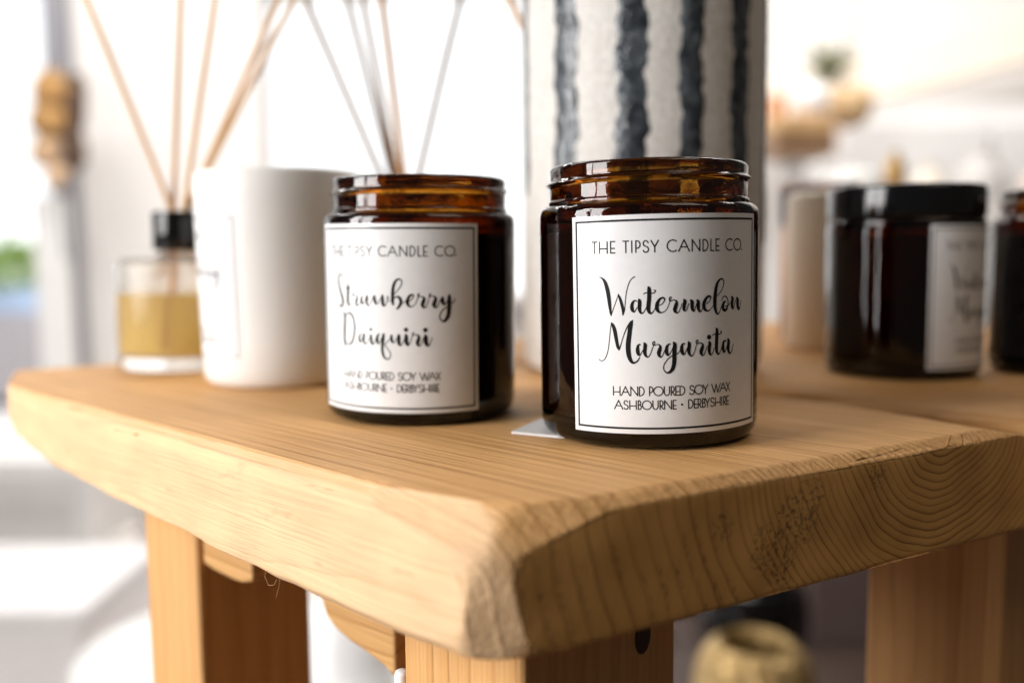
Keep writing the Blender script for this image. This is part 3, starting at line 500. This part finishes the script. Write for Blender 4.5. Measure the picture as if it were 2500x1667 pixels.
prism_front('curved_brace', [(-.1275, TH - .0006), (-.1235, -.055), (-.1205, -.066), (-.1175, -.0718), (-.1119, -.0748), (-.1037, -.0768), (-.0958, -.0777), (-.0885, -.0791), (-.0844, -.0800), (-.0789, -.0822), (-.0789, TH - .0006)], .022, .024, M_brace)
prism_front('bracket_block', [(-.1716, TH - .0006), (-.1716, -.0592), (-.1624, -.0603), (-.1498, -.0607), (-.1420, -.0602), (-.1345, -.0580), (-.1338, TH - .0006)], .003, .022, M_brace)
# knot in the front leg
def knot():
    base = Vector((.0019, .222, 0)) - NF * .0505; nr = G
    o = lathe('knot', [(0, .0003), (.0022, .0005), (.0036, .0003), (.0041, -.0014)], plain('knot_wood', (.035, .016, .008), .7, var=.3, scale=900), None, n=24)
    me = o.data
    mw = Matrix.Translation((base.x, base.y, -.0535)) @ nr.to_track_quat('Z', 'Y').to_matrix().to_4x4() @ Matrix.Diagonal((1, 1.35, 1, 1))
    # stretched upright
    me.transform(Matrix.Diagonal((1, 1.5, 1, 1)))
    o.matrix_world = Matrix.Translation((base.x, base.y, -.0535)) @ nr.to_track_quat('Z', 'Y').to_matrix().to_4x4(); o.parent = stool; fix(o)
knot()
for pts in ([(-.0725, .2625, -.0335), (-.0728, .262, -.0362), (-.0715, .2610, -.0385), (-.0695, .2592, -.0378), (-.0682, .2575, -.0355)], [(-.0668, .2558, -.0345), (-.0672, .2560, -.0372), (-.0682, .2568, -.0398), (-.0684, .2570, -.0408)]):
    f_ = tube('wood_fibre', pts, .00004, plain('fibre', (.7, .5, .3), .8), None, 6); f_.parent = stool; fix(f_)

# ------------------------------------------------------------------ things on the stool
t_ = [(-.0004, .2883), (.0000, .2878), (.0010, .2874), (.0140, .2804), (.0230, .2790), (.0350, .3000), (.0120, .3120), (.0100, .3115)]
tg = bmesh.new(); tv = [tg.verts.new((x, y, .00015)) for x, y in t_]; tf = tg.faces.new(tv)
ex = bmesh.ops.extrude_face_region(tg, geom=[tf]); bmesh.ops.translate(tg, verts=[e for e in ex['geom'] if isinstance(e, bmesh.types.BMVert)], vec=(0, 0, .0008))
tag(flush('price_card', tg, M_tag), 'small white card tucked under the Watermelon Margarita jar', 'card')

def white_candle():
    c = empty('ceramic_candle', (-.1045, .4225, .0))
    sl = .022; R0 = .0352; Hh = .0935
    pr = [(0, .0005), (.031, .0), (.0328, .0006), (.0342, .0022)] + [(R0 + sl * z, z) for z in (.004, .02, .05, .08, .091)] + [(R0 + sl * Hh - .0006, Hh - .0004), (R0 + sl * Hh - .0013, Hh), (R0 + sl * Hh - .0021, Hh - .0006), (R0 + sl * .088 - .0028, .088), (R0 - .0026, .02), (.028, .010), (0, .0095)]
    lathe('vessel', pr, M_white, c, n=96)
    lathe('wax', [(0, .0100), (.0285, .0110), (R0 - .0028, .0205), (R0 + sl * .078 - .0032, .078), (.02, .0775), (0, .0778)], M_wax, c, n=48)
    ac = R_(-107) - .031 / .0366
    label(c, R0 + sl * .0437, .0437, ac, 0, ('strawberry',), ink=M_inkgrey, paper=plain('matt_label', (.73, .73, .735), .6, var=.01), slope=sl)
    tag(c, 'tapered matt white ceramic candle with a bordered label', 'candle')
white_candle()

def frosted():
    m, nt, b = mat('frosted_glass'); b.inputs['Base Color'].default_value = (1, .96, .91, 1); b.inputs['Roughness'].default_value = .22
    b.inputs['Transmission Weight'].default_value = .92; b.inputs['IOR'].default_value = 1.25
    tc = N(nt, 'ShaderNodeTexCoord').outputs['Object']; bump(nt, noise(nt, tc, 300, 2), b, .0001)
    return m
def oil():
    m, nt, b = mat('yellow_oil'); b.inputs['Roughness'].default_value = .15; b.inputs['Transmission Weight'].default_value = .6; b.inputs['IOR'].default_value = 1.2
    tc = N(nt, 'ShaderNodeTexCoord').outputs['Object']
    L(nt, ramp(nt, noise(nt, tc, 12, 1), [(.3, (.92, .60, .09)), (.7, (.96, .68, .14))]), b.inputs['Base Color'])
    return m
M_frost, M_oil = frosted(), oil()
BR = .0325
def bottle_meshes(parent):
    lathe('bottle_glass', [(0, 0), (.030, 0), (.0316, .0006), (BR, .002), (BR, .0515), (BR - .0006, .0538), (BR - .0022, .0556), (.030, .0560), (.0125, .0568), (.0105, .0585), (.0100, .0700), (.0075, .0702), (.0075, .0590), (.0095, .0555), (.0290, .0535), (BR - .003, .0510), (BR - .003, .0085), (.028, .0070), (0, .0068)], M_frost, parent, n=72)
    lathe('fragrance_oil', [(0, .0069), (.0278, .0072), (BR - .0029, .0088), (BR - .0029, .0385), (.0, .0385)], M_oil, parent, n=64)
    lathe('collar', [(.0101, .0600), (.0128, .0598), (.0136, .0606), (.0136, .0785), (.0130, .0797), (.0100, .0800), (.0085, .0797), (.0085, .0703), (.0101, .0702)], M_black, parent, n=64, closed=True)
def diffuser(loc, lab):
    d = empty('diffuser_bottle', loc); bottle_meshes(d)
    return tag(d, lab, 'diffuser', 'reed diffuser bottles')
DB = Vector((-.1712, .4815, 0))
diffuser(DB, 'clear bottle of yellow diffuser oil with black collar behind the white candle')
DC = Vector((-.0600, .5150, 0))
diffuser(DC, 'second diffuser bottle hidden behind the Strawberry Daiquiri jar')
def reed(a, b, m, lab, rad=.0014, group='reeds of the diffuser bottles'):
    a, b = Vector(a), Vector(b); d = b - a; ln = d.length
    mw = Matrix.Translation(a) @ d.to_track_quat('X', 'Z').to_matrix().to_4x4()
    o = tube('diffuser_reed', [(0, 0, 0), (ln * .3, 0, .0006), (ln * .65, .0004, .0007), (ln, 0, 0)], rad, m, None, 12); o.matrix_world = mw
    return tag(o, lab, 'reed', group)
def reed_through(c, hole, top, y, m, lab, ext=1.35, bot=.012, rad=.0014):
    """a reed that passes a point in the collar and a point higher up"""
    h = Vector(hole); t = Vector(top); d = (t - h)
    lo = h + d * ((bot - h.z) / d.z); return reed(lo, h + d * ext, m, lab, rad)
reed_through(DB, (-.1752, .4800, .0815), (-.2132, .4800, .1859), 0, M_reed, 'tan diffuser reed leaning far to the left', bot=.050)
reed_through(DB, (-.1742, .4830, .0815), (-.1651, .4800, .1855), 0, M_reed, 'tan diffuser reed standing nearly upright, second from the left')
reed_through(DB, (-.1664, .4775, .0815), (-.1476, .4800, .1853), 0, M_reed, 'tan diffuser reed rising from behind the white candle, third from the left')
reed_through(DB, (-.1670, .4840, .0815), (-.1169, .4840, .1851), 0, M_reed, 'tan diffuser reed leaning right, left one of the crossing pair', bot=.045)
reed_through(DB, (-.1655, .4800, .0815), (-.1069, .4780, .1850), 0, M_reed, 'tan diffuser reed leaning furthest right above the white candle', bot=.055)
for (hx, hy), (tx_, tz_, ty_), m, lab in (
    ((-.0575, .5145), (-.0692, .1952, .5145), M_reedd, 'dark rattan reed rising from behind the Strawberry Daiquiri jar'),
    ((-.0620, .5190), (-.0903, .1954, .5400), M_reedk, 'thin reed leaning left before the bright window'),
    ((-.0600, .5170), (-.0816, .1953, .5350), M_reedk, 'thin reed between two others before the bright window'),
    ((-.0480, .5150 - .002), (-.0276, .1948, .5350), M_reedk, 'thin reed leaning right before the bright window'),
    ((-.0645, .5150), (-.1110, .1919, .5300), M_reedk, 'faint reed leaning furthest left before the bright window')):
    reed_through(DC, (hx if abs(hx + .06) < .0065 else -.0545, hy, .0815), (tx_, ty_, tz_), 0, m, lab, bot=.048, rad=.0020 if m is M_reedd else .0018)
reed((.0855, .5150, .0016), (-.0200, .4990, .2340), M_reedd, 'orange brown reed leaning behind the striped vase', .0018)

# striped vase
def vase():
    v = empty('striped_vase', (.0632, .4500, .0))
    RV, HV = .0572, .30
    pr = [(0, .001), (.045, .0), (.052, .0005), (.0555, .003), (RV, .008)] + [(RV, .02 + .264 * i / 6) for i in range(7)] + [(RV - .001, .297), (RV - .003, HV), (RV - .005, .297), (RV - .006, .28), (RV - .006, .012), (0, .010)]
    m, nt, b = mat('stoneware'); tc = N(nt, 'ShaderNodeTexCoord').outputs['Object']
    nz = noise(nt, tc, 420, 5, .6); n2 = noise(nt, tc, 60, 3)
    L(nt, mixc(nt, mth(nt, 'MULTIPLY', n2, .35), ramp(nt, nz, [(.3, (.48, .455, .42)), (.65, (.70, .68, .65))]), (.56, .52, .48)), b.inputs['Base Color']); b.inputs['Roughness'].default_value = .55
    bump(nt, mth(nt, 'ADD', nz, n2), b, .0006)
    lathe('vase_body', pr, m, v, n=128)
    m2, nt, b = mat('dark_glaze'); tc = N(nt, 'ShaderNodeTexCoord').outputs['Object']
    n3 = noise(nt, tc, 190, 3); L(nt, ramp(nt, noise(nt, tc, 130, 4), [(.35, (.018, .022, .028)), (.7, (.10, .115, .13))]), b.inputs['Base Color']); b.inputs['Roughness'].default_value = .16
    bump(nt, mth(nt, 'ADD', n3, noise(nt, tc, 90, 2)), b, .0016)
    fa = math.degrees(math.atan2(-.45, -.0632))
    for i, (da, hw, z0) in enumerate(((-68, 4.0, .083), (-35.5, 6.8, .05), (-5, 7.2, .06), (21.5, 5.6, .055), (47.5, 6.4, .05), (77, 6.5, .06), (104, 5, .06), (132, 5, .05), (160, 5, .06), (188, 5, .05), (216, 5, .06), (245, 5, .05))):
        a0 = R_(fa + da); rnd = random.Random(i * 7 + 3); V, F = [], []
        ph = [rnd.uniform(0, 6.28) for _ in range(8)]; nz_ = 150; top = .2835
        for k in range(nz_ + 1):
            z = z0 + (top - z0) * k / nz_
            wob = lambda q: .11 * math.sin(z * 170 + ph[q]) + .09 * math.sin(z * 430 + ph[q + 1]) + .05 * math.sin(z * 910 + ph[q + 2])
            e = min(1, (k / 6) ** .5 if k < 6 else 1)
            l_ = a0 - R_(hw) * e * (1 + wob(0)) + R_(.6) * math.sin(z * 30 + ph[6]); r_ = a0 + R_(hw) * e * (1 + wob(3)) + R_(.6) * math.sin(z * 30 + ph[6])
            for j, (t, hgt) in enumerate(((0, -.0002), (.12, .0004), (.35, .0006), (.65, .0006), (.88, .0004), (1, -.0002))):
                a = l_ + (r_ - l_) * t; rr = RV + hgt * (1 + .3 * math.sin(z * 700 + j * 2 + ph[7])); V.append((rr * math.cos(a), rr * math.sin(a), z))
        for k in range(nz_):
            for j in range(5): F.append((k * 6 + j, k * 6 + j + 1, k * 6 + 7 + j, k * 6 + 6 + j))
        pyd('glaze_stripe', V, F, m2, v, True)
    tag(v, 'tall pale stoneware vase with rough dark vertical glaze stripes', 'vase')
vase()

# cream pillar and printed card behind the lidded jar
pc = lathe('pillar_candle', [(0, 0), (.028, 0), (.0295, .001), (.030, .003), (.030, .086), (.029, .0885), (.0265, .090), (.016, .0892), (0, .0885)], plain('cream_wax', (.80, .70, .57), .5, var=.03), n=64)
pc.location = (.1895, .5350, 0); tag(pc, 'cream pillar candle between the vase and the black lidded jar', 'candle')
def print_card():
    m, nt, b = mat('printed_card'); tc = N(nt, 'ShaderNodeTexCoord').outputs['Object']
    sx = N(nt, 'ShaderNodeSeparateXYZ'); L(nt, tc, sx.inputs[0])
    c = ramp(nt, mth(nt, 'ADD', mth(nt, 'MULTIPLY', sx.outputs[2], 8.5), mth(nt, 'MULTIPLY', mth(nt, 'SUBTRACT', noise(nt, tc, 45, 2), .5), .22)), [(0, (.33, .2, .15)), (.14, (.47, .24, .15)), (.35, (.72, .47, .33)), (.55, (.75, .58, .50)), (.60, (.62, .45, .40)), (.66, (.10, .09, .12)), (.80, (.13, .11, .14)), (.86, (.66, .50, .45))])
    L(nt, c, b.inputs['Base Color']); b.inputs['Roughness'].default_value = .5
    o = box('printed_card', (.050, .0015, .100), (0, 0, .050), m, None, .0005); o.location = (.1955, .5830, .0010); o.rotation_euler = (R_(-7), 0, R_(-8))
    tag(o, 'printed card with pink and dark figures leaning behind the vase', 'card')
print_card()

# ------------------------------------------------------------------ the shop behind (all far out of focus)
FZ = -.88
M_wall = plain('painted_wall', (.80, .775, .755), .8, var=.02, scale=3)
M_floor = plain('dark_floor', (.115, .075, .062), .45, var=.2, scale=6)
M_paint = plain('white_paint', (.82, .81, .80), .5, var=.02)
M_grey = plain('grey_frame', (.27, .27, .30), .5, var=.1)  # the door frame's shade is put into this grey
M_tan = plain('tan_wood', (.58, .36, .17), .6, var=.2, scale=20)
M_brown = plain('brown_wood', (.33, .19, .10), .6, var=.2, scale=20)
M_dark = plain('dark_wood', (.05, .028, .02), .5, var=.2)
def emis(name, c, s):
    m, nt, b = mat(name); nt.nodes.remove(b); e = N(nt, 'ShaderNodeEmission'); e.inputs[1].default_value = s
    tc = N(nt, 'ShaderNodeTexCoord').outputs['Object']
    L(nt, ramp(nt, noise(nt, tc, .7, 3), [(.3, tuple(x * .86 for x in c)), (.7, c)]), e.inputs[0]); L(nt, e.outputs[0], nt.nodes['Material Output'].inputs[0]); return m
def st(o): return tag(o, kind='structure')
st(box('floor', (8, 5.2, .05), (.2, 1.2, FZ - .025), M_floor, None, 0))
sky = pyd('sky', [(-16, 12, -3), (8, 12, -3), (8, 12, 9), (-16, 12, 9)], [(0, 1, 2, 3)], emis('bright_sky', (.96, .985, 1.0), 1.75)); st(sky)
st(box('street_ground', (14, 8.2, .05), (-3, 7.92, FZ - .08), plain('pale_paving', (.62, .60, .60), .8, scale=2), None, 0))
st(box('pale_floor_sheet', (2.6, 2.5, .012), (-1.65, 2.3, FZ + .0065), plain('pale_floor_tone', (.72, .67, .63), .95, var=.05), None, .004))  # added pale sheet, put in to whiten the floor at lower left
wl = empty('back_wall', (0, 3.7, FZ)); st(wl)
def wallpart(name, x0_, x1, z0, z1, m=None, y=3.7, th=.2):
    o = box(name, (x1 - x0_, th, z1 - z0), ((x0_ + x1) / 2, y, (z0 + z1) / 2), m or M_wall, None, .004); o.parent = wl; o.matrix_parent_inverse = Matrix.Translation((0, -3.7, -FZ)); return o
wallpart('pier', -1.66, -.955, FZ, 1.10)
wallpart('lintel', -4.2, 3.6, 1.1005, 2.3, y=3.705)
wallpart('window_apron', -.954, .56, FZ, -.12, y=3.706)
wallpart('side_wall', .561, 3.6, FZ, 1.10)
wallpart('window_sill', -.954, .56, -.119, -.09, M_paint, y=3.64, th=.3)
wallpart('window_frame', -.954, .56, 1.055, 1.10, M_paint, y=3.74, th=.06)
wallpart('mullion', -.12, -.085, -.089, 1.054, M_paint, y=3.74, th=.06)
wallpart('door_frame', -1.74, -1.6605, FZ, 1.10, M_grey, y=3.66, th=.26)
dp = box('door_post', (.105, .08, 1.16), (-1.688, 3.42, FZ + .58), plain('bright_white_paint', (.9, .9, .9), .5, var=.01), None, .01)
tag(dp, 'bright white post standing before the open doorway', 'post')
# ornament of driftwood on a cord in the doorway
om = empty('driftwood_garland', (-1.590, 3.30, .165)); tag(om, 'garland of pale driftwood chunks hanging in the doorway', 'ornament')
tube('cord', [(0, 0, .9), (.002, 0, .55), (0, 0, 0), (.01, 0, -.12)], .006, M_grey, om, 6)
def chunk(loc, size, rot, m, sd):
    rnd = random.Random(sd); bm = bmesh.new(); bmesh.ops.create_icosphere(bm, subdivisions=2, radius=1)
    for v in bm.verts:
        v.co = Vector((v.co.x * size[0], v.co.y * size[1], v.co.z * size[2])) * (1 + rnd.uniform(-.12, .12))
    o = flush('driftwood_chunk', bm, m, om, True); o.location = loc; o.rotation_euler = rot
M_drift = plain('driftwood', (.42, .235, .085), .8, var=.3, scale=14); M_drift2 = plain('driftwood_dark', (.10, .06, .04), .8, var=.2, scale=14); M_drift3 = plain('driftwood_pale', (.66, .45, .28), .8, var=.15, scale=14)
M_drift.name = 'driftwood'
chunk((-.02, 0, .475), (.062, .05, .075), (0, .2, .3), M_drift, 1)
chunk((.045, .05, .43), (.04, .04, .12), (0, .1, 0), M_drift2, 2)
chunk((-.02, -.02, .365), (.065, .05, .062), (0, -.3, .8), M_drift, 3)
chunk((-.045, 0, .265), (.05, .045, .065), (0, .4, 0), M_drift3, 4)
chunk((.035, .04, .27), (.045, .04, .085), (0, -.1, .4), M_drift2, 5)
chunk((-.005, -.01, .175), (.035, .04, .045), (0, .7, 0), M_drift3, 6)
# street: bush in a pale trough, low grey wall
def bush():
    b_ = empty('street_bush', (-3.35, 6.3, -.12)); tag(b_, 'leafy green bush outside the doorway', 'bush')
    rnd = random.Random(4); V, F = [], []
    for i in range(2600):
        a, t = rnd.uniform(0, 6.283), math.acos(rnd.uniform(-.2, 1)); k = rnd.uniform(.55, 1.0) * (1 + .18 * math.sin(3 * a) * math.sin(5 * t))
        c = Vector((.42 * k * math.sin(t) * math.cos(a), .26 * k * math.sin(t) * math.sin(a), .02 + .30 * k * math.cos(t)))
        u = Vector((rnd.gauss(0, 1), rnd.gauss(0, 1), rnd.gauss(0, 1))).normalized(); w_ = u.orthogonal().normalized(); s = rnd.uniform(.012, .024); n = len(V)
        V += [c - u * s, c + w_ * s * .5, c + u * s, c - w_ * s * .5]; F.append((n, n + 1, n + 2, n + 3))
    m = plain('leaf', (.20, .32, .05), .6, var=.4, scale=9); me = bpy.data.meshes.new('foliage'); me.from_pydata([tuple(v) for v in V], [], F); link('foliage', me, m, b_)
    tube('stem', [(0, 0, -.1), (.01, 0, .05), (-.02, .01, .2)], [.02, .016, .006], M_brown, b_, 8)
bush()
tr = box('planter_trough', (1.0, .36, .19), (-3.45, 6.3, -.215), plain('pale_blue_paint', (.50, .64, .86), .5), None, .01); tag(tr, 'pale blue planter trough under the green bush', 'planter')
gw = box('low_wall', (1.05, .5, .56), (-3.46, 6.3, -.595), plain('grey_render', (.40, .375, .39), .8, var=.1), None, .01); tag(gw, 'low grey wall beneath the pale blue trough', 'wall')
# white low table and seats, lower left
wt = empty('white_table', (-1.33, 2.55, FZ)); tag(wt, 'low white painted table behind the left stool leg', 'table')
box('table_top', (.62, .5, .05), (-.06, 0, .405), M_paint, wt, .008); box('apron', (.54, .42, .22), (-.06, 0, .268), M_paint, wt, .004)
for x, y in ((-.34, -.2), (.22, -.2), (-.34, .2), (.22, .2)): box('leg', (.05, .05, .38), (x, y, .19), M_paint, wt, .004)
db = box('dark_block', (.30, .24, .14), (-.86, 2.75, FZ + .07), plain('dark_block_brown', (.26, .20, .17), .7), None, .004); tag(db, 'dark brown crate on the floor behind the left stool leg', 'block')  # plain dark block in place of a dark patch on the floor
rs = empty('round_stool', (-.53, 1.62, FZ)); tag(rs, 'round stool with white padded seat at the lower left', 'stool')
lathe('cushion', [(0, .190), (.235, .190), (.255, .202), (.257, .218), (.245, .232), (.2, .238), (0, .240)], plain('white_fabric', (.85, .85, .85), .8, var=.02), rs, n=64)
lathe('seat_base', [(0, .145), (.235, .145), (.24, .155), (.24, .185), (.235, .1895), (0, .1895)], plain('pale_wood', (.66, .52, .40), .6), rs, n=64)
for k in range(4): tube('leg', [(.17 * math.cos(k * 1.571 + .4), .17 * math.sin(k * 1.571 + .4), .146), (.21 * math.cos(k * 1.571 + .4), .21 * math.sin(k * 1.571 + .4), 0)], .016, M_tan, rs, 10)
pf = empty('storage_bench', (-1.13, 1.95, FZ)); tag(pf, 'pale grey storage bench at the lower left corner', 'bench')
box('bench_body', (.56, .40, .22), (0, 0, .115), plain('pale_grey_fabric', (.78, .77, .78), .9, var=.03), pf, .02); box('bench_lid', (.58, .42, .03), (0, 0, .2405), plain('pale_grey_lid', (.80, .79, .80), .8, var=.03), pf, .01)
pj = empty('white_jug', (-.232, 1.36, -.60)); tag(pj, 'white ceramic jug seen between the stool legs', 'jug')
lathe('jug_body', [(0, 0), (.042, 0), (.05, .01), (.055, .05), (.045, .11), (.032, .145), (.034, .165), (.040, .175), (.037, .175), (.030, .163), (.028, .145), (.04, .11), (.05, .05), (.045, .014), (0, .012)], plain('white_glaze', (.88, .88, .88), .15, var=.01), pj, n=48)
tube('handle', [(.036, 0, .155), (.065, 0, .15), (.075, 0, .115), (.062, 0, .08), (.049, 0, .075)], .006, plain('white_glaze_handle', (.88, .88, .88), .15, var=.01), pj, 10)
pl = box('white_plinth', (.34, .3, .28), (-.20, 1.42, FZ + .14), M_paint, None, .005); tag(pl, 'white plinth under the white jug', 'plinth')
rod = lathe('white_rod', [(0, -.39), (.0023, -.39), (.0023, -.0015), (.0020, -.0004), (.0012, 0), (0, .0)], plain('white_lacquer', (.9, .9, .9), .3, var=.01), n=24); rod.location = (-.0338, .2655, -.0665)
tag(rod, 'slim white rod standing beside the front stool leg', 'rod')
lt = empty('low_table', (.1, .34, FZ)); tag(lt, 'dark low table the pine stool stands on', 'table')
box('table_top', (.98, .66, .03), (0, .0, .4045), M_dark, lt, .003)
for x in (-.45, .45):
    for y in (-.29, .29): box('leg', (.05, .05, .389), (x, y, .1945), M_dark, lt, .003)
# gold vase on a dark crate, lower right
gc = box('dark_chest', (.50, .50, .40), (.32, .96, FZ + .20), M_dark, None, .006); tag(gc, 'dark chest under the gold vase', 'chest')
def gold():
    m, nt, b = mat('gold_hammered'); tc = N(nt, 'ShaderNodeTexCoord').outputs['Object']
    vo = N(nt, 'ShaderNodeTexVoronoi'); vo.inputs['Scale'].default_value = 90; L(nt, tc, vo.inputs['Vector'])
    L(nt, ramp(nt, noise(nt, tc, 30, 3), [(.3, (.36, .235, .085)), (.7, (.54, .37, .16))]), b.inputs['Base Color']); b.inputs['Metallic'].default_value = .5; b.inputs['Roughness'].default_value = .42
    bump(nt, vo.outputs['Distance'], b, .004)
    v = empty('gold_vase', (.2290, .85, FZ + .4005)); tag(v, 'hammered gold vase under the right side of the stool', 'vase')
    lathe('vase_body', [(0, 0), (.035, 0), (.042, .006), (.056, .04), (.0595, .09), (.058, .12), (.0555, .138), (.0505, .152), (.043, .161), (.036, .1650), (.033, .163), (.0315, .155), (.036, .14), (.05, .09), (.035, .01), (0, .008)], m, v, n=64)
    lathe('rim', [(.0335, .1640), (.0350, .1656), (.0340, .1668), (.0325, .1655)], m, v, n=64, closed=True)
gold()
dj = empty('dark_pot', (.345, 1.32, -.52)); tag(dj, 'dark pot behind the gold vase', 'pot')
lathe('pot_body', [(0, 0), (.05, 0), (.07, .02), (.078, .06), (.07, .095), (.06, .10), (.056, .097), (.066, .06), (.05, .015), (0, .012)], M_black, dj, n=40)
lathe('pot_rim', [(.060, .099), (.064, .103), (.060, .107), (.056, .103)], M_black, dj, n=40, closed=True)
dst = box('plant_stand', (.20, .20, .36), (.345, 1.33, FZ + .18), M_dark, None, .004); tag(dst, 'dark stand under the dark pot', 'stand')
# right: shelf with things, pedestal with a bowl, white cupboard, sloping beam
sh = empty('wall_shelf', (.74, 2.45, .31)); tag(sh, 'small tan wooden shelf on the right behind the vase', 'shelf')
box('shelf_board', (.15, .2, .045), (0, 0, .06), M_tan, sh, .004); box('shelf_shadow_block', (.15, .18, .05), (.005, 0, .010), M_brown, sh, .004); box('upright', (.03, .16, 1.17), (.01, .05, -.60), M_wall, sh, .004)  # darker lower block stands for the shadow under the shelf board
bx = box('orange_box', (.035, .06, .06), (.69, 2.44, .4235), plain('orange_card', (.66, .30, .12), .6), None, .003); tag(bx, 'small orange box on the tan shelf', 'box')
wv = lathe('white_globe', [(0, 0), (.02, 0), (.035, .012), (.045, .04), (.042, .065), (.03, .085), (.018, .09), (.014, .1), (0, .1)], plain('white_glass', (.85, .86, .9), .3), n=40); wv.location = (.775, 2.44, .3928); tag(wv, 'white globe standing on the tan shelf', 'globe')
pp = empty('hanging_planter', (.905, 2.5, .38)); tag(pp, 'hanging wicker planter with a green sprig on the right', 'planter')
lathe('basket', [(0, 0), (.03, .004), (.052, .03), (.058, .065), (.052, .095), (.045, .10), (.046, .065), (.02, .012), (0, .012)], plain('wicker', (.68, .47, .26), .8, var=.3, scale=60), pp, n=40)
tube('hanger', [(0, 0, .1), (.004, 0, .3), (0, 0, .9)], .003, M_brown, pp, 6)
def sprig():
    rnd = random.Random(9); V, F = [], []
    for i in range(260):
        c = Vector((rnd.gauss(-.06, .028), rnd.gauss(0, .02), rnd.gauss(.165, .022))); u = Vector((rnd.gauss(0, 1), rnd.gauss(0, 1), rnd.gauss(0, 1))).normalized(); w_ = u.orthogonal().normalized(); s = .014; n = len(V)
        V += [c - u * s, c + w_ * s * .5, c + u * s, c - w_ * s * .5]; F.append((n, n + 1, n + 2, n + 3))
    me = bpy.data.meshes.new('foliage'); me.from_pydata([tuple(v) for v in V], [], F); link('foliage', me, plain('olive_leaf', (.26, .27, .15), .7, var=.3), pp)
sprig()
tube('stem', [(0, 0, .06), (-.02, 0, .12), (-.05, 0, .17)], .004, M_brown, pp, 6)
rp = lathe('round_plate', [(0, 0), (.05, .002), (.062, .008), (.064, .014), (.058, .012), (.04, .007), (0, .006)], plain('blush_ceramic', (.82, .74, .71), .5), n=40); rp.location = (.868, 2.62, .40); rp.rotation_euler = (R_(90), 0, 0); tag(rp, 'blush round plate hanging left of the wicker planter', 'plate')
pe = box('display_pedestal', (.16, .16, 1.02), (.505, 1.36, FZ + .51), plain('mauve_pedestal_paint', (.10, .066, .06), .6), None, .004); tag(pe, 'dark mauve pedestal behind the black lidded jar', 'pedestal')
bo = lathe('white_bowl', [(0, .034), (.014, .033), (.032, .024), (.043, .008), (.045, 0), (.042, 0), (.030, .020), (.013, .029), (0, .030)], plain('white_gloss', (.90, .89, .86), .2, var=.01), n=48); bo.location = (.492, 1.335, FZ + 1.0202); tag(bo, 'upturned white bowl just above the black lid', 'bowl')
ab = lathe('amber_bottle', [(0, 0), (.013, 0), (.014, .002), (.014, .035), (.010, .044), (.006, .048), (.006, .056), (0, .056)], plain('amber_bottle_glass', (.62, .36, .10), .3), n=32); ab.location = (.553, 1.345, FZ + 1.0202); tag(ab, 'small amber bottle right of the white bowl', 'bottle')
cb = empty('white_cupboard', (1.62, 2.95, FZ)); tag(cb, 'tall white cupboard at the right of the background', 'cupboard')
box('carcass', (1.36, .4, 1.36), (0, 0, .68), M_paint, cb, .006)
for k in range(3):
    d_ = box('door', (.42, .025, 1.24), (-.44 + .44 * k, -.214, .68), M_paint, cb, .004); tube('knob', [(-.44 + .44 * k + .17, -.227, .70), (-.44 + .44 * k + .17, -.262, .70)], .014, M_tan, d_, 12)
bmn = box('sloping_beam', (1.8, .16, .16), (0, 0, 0), plain('beige_paint', (.84, .74, .63), .7, var=.03), None, .006); bmn.location = (1.55, 3.25, .715); bmn.rotation_euler = (0, R_(-14), 0); tag(bmn, 'beige sloping ceiling beam at the upper right', 'beam')

sb = empty('dark_backdrop', (.80, 1.95, FZ)); tag(sb, 'added dark mauve sideboard seen below the stool on the right', 'backdrop')  # added dark block, put in to darken the view below the stool
box('carcass', (1.06, .36, .64), (0, 0, .36), plain('mauve_backdrop', (.075, .046, .042), .5, var=.1), sb, .006)
for k_ in range(2): box('backdrop_panel', (1.0, .02, .17), (0, -.191, .585 - .19 * k_), plain('mauve_panel_tone', (.17, .125, .115) if k_ == 0 else (.095, .062, .056), .5, var=.1), sb, .004)  # two panel tones step the dark gradient, lighter above
for x in (-.48, .48): box('leg', (.05, .3, .04), (x, 0, .02), M_dark, sb, .003)

cs = empty('console_table', (1.17, 2.2, FZ)); tag(cs, 'white console table behind the far right jars', 'console')
box('console_top', (.62, .26, .03), (0, 0, .985), M_paint, cs, .004)
for x in (-.28, .28): box('leg', (.04, .22, .97), (x, 0, .485), M_paint, cs, .003)
for nm, lab, cat, x, s, c in (('cream_pot', 'cream round pot, leftmost on the white console', 'pot', .985, 1.0, (.80, .72, .62)), ('grey_bottle', 'pale grey bottle in the middle of the white console', 'bottle', 1.11, 1.25, (.62, .60, .58)), ('blush_pot', 'blush pot, rightmost on the white console', 'pot', 1.26, 1.1, (.80, .62, .54))):
    r_ = empty(nm, (x, 2.2, FZ + 1.0003)); tag(r_, lab, cat)
    mm = plain(nm + '_glaze', c, .5)
    lathe('body', [(0, 0), (.03 * s, 0), (.042 * s, .012 * s), (.05 * s, .05 * s), (.043 * s, .09 * s), (.024 * s, .115 * s), (.02 * s, .13 * s), (.016 * s, .13 * s), (.02 * s, .112 * s), (.036 * s, .09 * s), (.04 * s, .05 * s), (.03 * s, .01 * s), (0, .008 * s)], mm, r_, n=40)
    lathe('lip', [(.0205 * s, .1302 * s), (.0235 * s, .1335 * s), (.0205 * s, .137 * s), (.0175 * s, .1335 * s)], mm, r_, n=40, closed=True)
